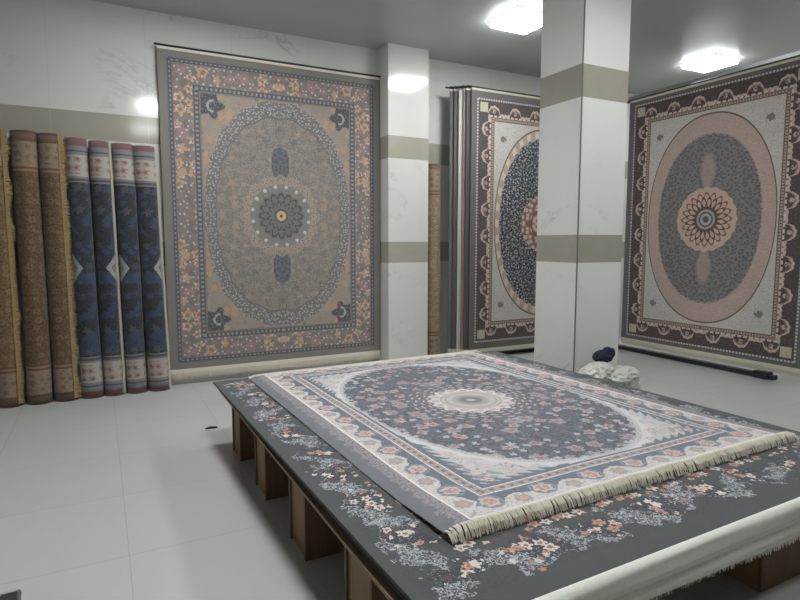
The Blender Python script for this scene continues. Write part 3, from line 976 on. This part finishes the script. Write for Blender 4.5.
def laid_rug(label, x0, x1, y0, y1, z, thick, mat, end_mat, drop, reach, seed, tail=0.02, far=True, rz=0.0, hang_thick=0.010, flare=-0.012):
    """flat carpet whose near cotton end bends over the platform edge"""
    cx, cy = (x0 + x1) / 2, (y0 + y1) / 2; a, b = (x1 - x0) / 2, (y1 - y0) / 2
    t = empty('stacked_carpet', (cx, cy, z), rz, label, 'carpet', 'carpets stacked on the platform')
    def pos(u, v):
        ex = 0.004 * mn.noise(Vector((v * 2.2, seed, 0))) * (abs(u) / a) ** 6
        return Vector((u + ex, v, thick)), Vector((0, 0, 1))
    slab('pile', a, b, 20, 30, pos, thick - 0.0005, mat, t)
    # cotton end: swept profile
    rnd = random.Random(seed)
    nx = 60; prof_n = 9
    bm = bmesh.new(); rows = []
    for i in range(nx + 1):
        u = -a + 2 * a * i / nx
        wv = (0.005 if reach < 0.03 else 0.010) * mn.noise(Vector((u * 2.0, seed * 1.7, 0.0))); dz = 0.012 * mn.noise(Vector((u * 1.4, seed, 4.0)))
        c = []
        R = reach
        path = []
        for q in range(prof_n + 1):
            f = q / prof_n
            if f < 0.55:
                an = f / 0.55 * PI / 2
                path.append((-b + 0.004 - (R + wv) * math.sin(an), thick - 0.0005 - min(R, 0.022) * (1 - math.cos(an))))
            else:
                g_ = (f - 0.55) / 0.45
                path.append((-b + 0.004 - (R + wv) - 0.004 * math.sin(g_ * 3 + u * 5) - flare * g_, thick - min(R, 0.022) - (drop + dz - min(R, 0.022)) * g_))
        out = [Vector((u, p[0], p[1])) for p in path]
        inn = [Vector((u, p[0] + hang_thick * 0.9, p[1] - hang_thick * (1 - min(1, k / 5.0)))) for k, p in enumerate(path)]
        rows.append([bm.verts.new(p) for p in out] + [bm.verts.new(p) for p in reversed(inn)])
    m_ = len(rows[0])
    for i in range(nx):
        for k in range(m_):
            bm.faces.new((rows[i][k], rows[i][(k + 1) % m_], rows[i + 1][(k + 1) % m_], rows[i + 1][k]))
    bm.faces.new(rows[0]); bm.faces.new(rows[-1][::-1])
    link_bm('cotton_end', bm, end_mat, t, True)
    if not tail: return t
    bm = bmesh.new(); n = int(2 * a / 0.011)
    for i in range(n):
        u = -a + 2 * a * (i + 0.5) / n
        wv = (0.005 if reach < 0.03 else 0.010) * mn.noise(Vector((u * 2.0, seed * 1.7, 0.0))); dz = 0.012 * mn.noise(Vector((u * 1.4, seed, 4.0)))
        strands(bm, (u, -b + 0.010 - reach - wv - flare * 0.8, thick - drop - dz + 0.03), (0, rnd.uniform(-0.004, 0.001), 0), 0.03 + tail, Vector((0.008, 0, 0)), rnd, 2, 0, 0.004, 0.0026)
    link_bm('fringe', bm, end_mat, t)
    return t


laid_rug('lowest carpet of the platform stack, its pale end hanging lowest over the near edge', 0.815, 3.54, 1.325, 4.65, ZC, 0.0155, M_darkwool, M_white, 0.112, 0.006, 1, 0.022, rz=0.010, hang_thick=0.012, flare=0.020)
laid_rug('second lowest carpet of the platform stack, dark edge between its neighbours', 0.805, 3.545, 1.325, 4.655, ZC + 0.0165, 0.0155, M_darkwool, M_white, 0.040, 0.003, 2, 0, rz=0.010, flare=0.0)
laid_rug('third carpet of the platform stack, dark edge just under the grey floral carpet', 0.81, 3.55, 1.325, 4.66, ZC + 0.033, 0.0155, M_darkwool, M_white, 0.078, 0.020, 3, 0, rz=0.012, hang_thick=0.012, flare=0.010)
top = laid_rug('grey floral carpet with white end, topmost of the platform stack under the slate rug', 0.785, 3.575, 1.32, 4.69, ZC + 0.0495, 0.0155, M_greyf, M_white, 0.076, 0.038, 4, 0, rz=0.0165, hang_thick=0.020, flare=-0.006)
ZT = ZC + 0.0495 + 0.0155

# ------------------------------------------------------------------ slate rug lying on top
a, b = 1.165, 1.45
RZ = math.radians(1.2)
t = empty('display_rug', (2.225, 3.205, ZT), RZ, 'slate-blue oval medallion rug with cream tasselled end lying on top of the platform', 'rug')
def pz(u, v):
    eu, ev = a - abs(u), b - abs(v)
    z = 0.026
    if eu < 0.08: z -= 0.018 * (1 - eu / 0.08) ** 2
    if v < -b + 0.35: z += 0.020 * ((-b + 0.35 - v) / 0.35)
    z += 0.004 * mn.noise(Vector((u * 2, v * 2, 0)))
    z += 0.006 * max(0, 1 - abs(v + b) / 0.2) * mn.noise(Vector((u * 5, 1.0, 0)))
    if v > b - 0.15: z -= 0.004 * (v - b + 0.15) / 0.15
    return z
def pos(u, v):
    e = 0.01
    n = Vector((-(pz(u + e, v) - pz(u - e, v)) / (2 * e), -(pz(u, v + e) - pz(u, v - e)) / (2 * e), 1))
    return Vector((u, v, pz(u, v))), n
slab('pile', a, b, 48, 60, pos, 0.007, M_slate, t)
rnd = random.Random(11)
for sgn, nm in ((-1, 'fringe'), (1, 'fringe')):
    bm = bmesh.new(); n = int(2 * a / 0.017)
    for i in range(n):
        u = -a + 2 * a * (i + 0.5) / n + rnd.uniform(-.002, .002)
        zz = pz(u, sgn * b) - 0.006
        sh = 0.010 * mn.noise(Vector((u * 3, 3, 0)))
        L = rnd.uniform(0.045, 0.06)
        lx = rnd.uniform(-0.010, 0.010) + 0.016 * mn.noise(Vector((u * 4, 9, 0)))
        bx = u; p0 = Vector((bx, sgn * (b - 0.004), zz + 0.008))
        hgt = p0.z - 0.006
        for k in range(4):
            ox = (k - 1.5) * 0.0032
            jl = rnd.uniform(0.85, 1.1)
            pts = [p0 + Vector((ox * 0.7, 0, 0)),
                   p0 + Vector((ox + lx * 0.2, sgn * 0.020 * jl, 0.003 - 0.1 * sh)),
                   p0 + Vector((ox * 1.4 + lx * 0.6, sgn * 0.042 * jl, -hgt * 0.30)),
                   p0 + Vector((ox * 2.0 + lx, sgn * 0.056 * jl, -hgt * 0.92))]
            add_tube(bm, pts, [0.0024, 0.0028, 0.0024, 0.0012], 5, False)
    link_bm(nm, bm, M_cream, t)
bm = bmesh.new(); nb = 60; rw = []
for i in range(nb + 1):
    u = -a + 2 * a * i / nb
    zz = pz(u, b)
    rw.append([bm.verts.new((u, b + dy, zz + dz)) for dy, dz in ((-0.012, 0.004), (0.02, 0.001), (0.02, -0.004), (-0.012, -0.006))])
for i in range(nb):
    for k in range(4): bm.faces.new((rw[i][k], rw[i][(k + 1) % 4], rw[i + 1][(k + 1) % 4], rw[i + 1][k]))
link_bm('woven_end', bm, M_cream, t)


# ------------------------------------------------------------------ crumpled sack with navy cloth by the pillar
def blob(name, c, rad, mat, parent, amp, sc, seed, squash=0.0):
    bm = bmesh.new(); bmesh.ops.create_icosphere(bm, subdivisions=5, radius=1.0)
    for v_ in bm.verts:
        p = v_.co.normalized(); o = Vector((seed, seed * 2.3, 0))
        ridge = 1 - abs(mn.noise(p * sc + o)) * 2.2
        fine_ = 1 - abs(mn.noise(p * sc * 2.6 + o)) * 2.0
        k = 1 + amp * (ridge - 0.4) + amp * 0.4 * (fine_ - 0.4)
        q = Vector((p.x * rad[0], p.y * rad[1], p.z * rad[2])) * k
        q += Vector(c)
        if q.z < 0.001: q.z = 0.001 + 0.0 * q.z
        v_.co = q
    return link_bm(name, bm, mat, parent, True)


t = empty('plastic_sack', (4.0, 3.72, 0), 0, 'crumpled white plastic sack at the foot of the square pillar behind the platform', 'sack')
blob('sack_body', (0.12, 0.0, 0.22), (0.36, 0.17, 0.22), M_bag, t, 0.10, 2.2, 1.0)
blob('sack_fold', (-0.14, -0.04, 0.41), (0.12, 0.12, 0.085), M_bag, t, 0.16, 2.0, 4.0)
blob('sack_fold', (0.03, 0.03, 0.43), (0.14, 0.12, 0.075), M_bag, t, 0.16, 2.2, 7.0)
blob('sack_fold', (0.14, -0.09, 0.37), (0.13, 0.10, 0.07), M_bag, t, 0.18, 2.2, 6.0)
blob('sack_fold', (0.30, 0.0, 0.36), (0.17, 0.12, 0.085), M_bag, t, 0.16, 2.0, 9.0)
t = empty('cloth_bundle', (4.12, 3.80, 0.47), 0, 'navy blue cloth bundle stuffed into the top of the white sack', 'cloth')
blob('cloth_bundle_body', (0.0, 0.0, 0.07), (0.10, 0.07, 0.06), M_navycloth, t, 0.18, 1.6, 3.0)
blob('cloth_fold', (0.07, 0.0, 0.10), (0.065, 0.05, 0.055), M_navycloth, t, 0.18, 1.6, 5.0)

# ------------------------------------------------------------------ small things on the floor
bm = bmesh.new()
add_tube(bm, [(-0.05, 0, 0.008), (-0.01, 0.004, 0.012), (0.05, 0.0, 0.008)], [0.007, 0.011, 0.007], 8)
tag(link_bm('floor_scrap', bm, M_black, None, True, (0.79, 5.03, 0.0)), 'small dark scrap lying on the tiles left of the platform corner', 'scrap')
t = empty('flat_box', (-0.66, 2.70, 0), math.radians(4), 'flat dark grey box with pale rim at the bottom left corner of the picture', 'box')
box_obj('body', -0.28, 0.28, -0.27, 0.27, 0, 0.02, M_darkwool, t, 0.004)
bm = bmesh.new()
for x0, x1, y0, y1 in ((-.29, .29, .27, .285), (-.29, .29, -.285, -.27), (-.29, -.28, -.27, .27), (.28, .295, -.27, .27)):
    add_box(bm, x0, x1, y0, y1, 0, 0.022)
link_bm('rim', bm, M_alu, t)
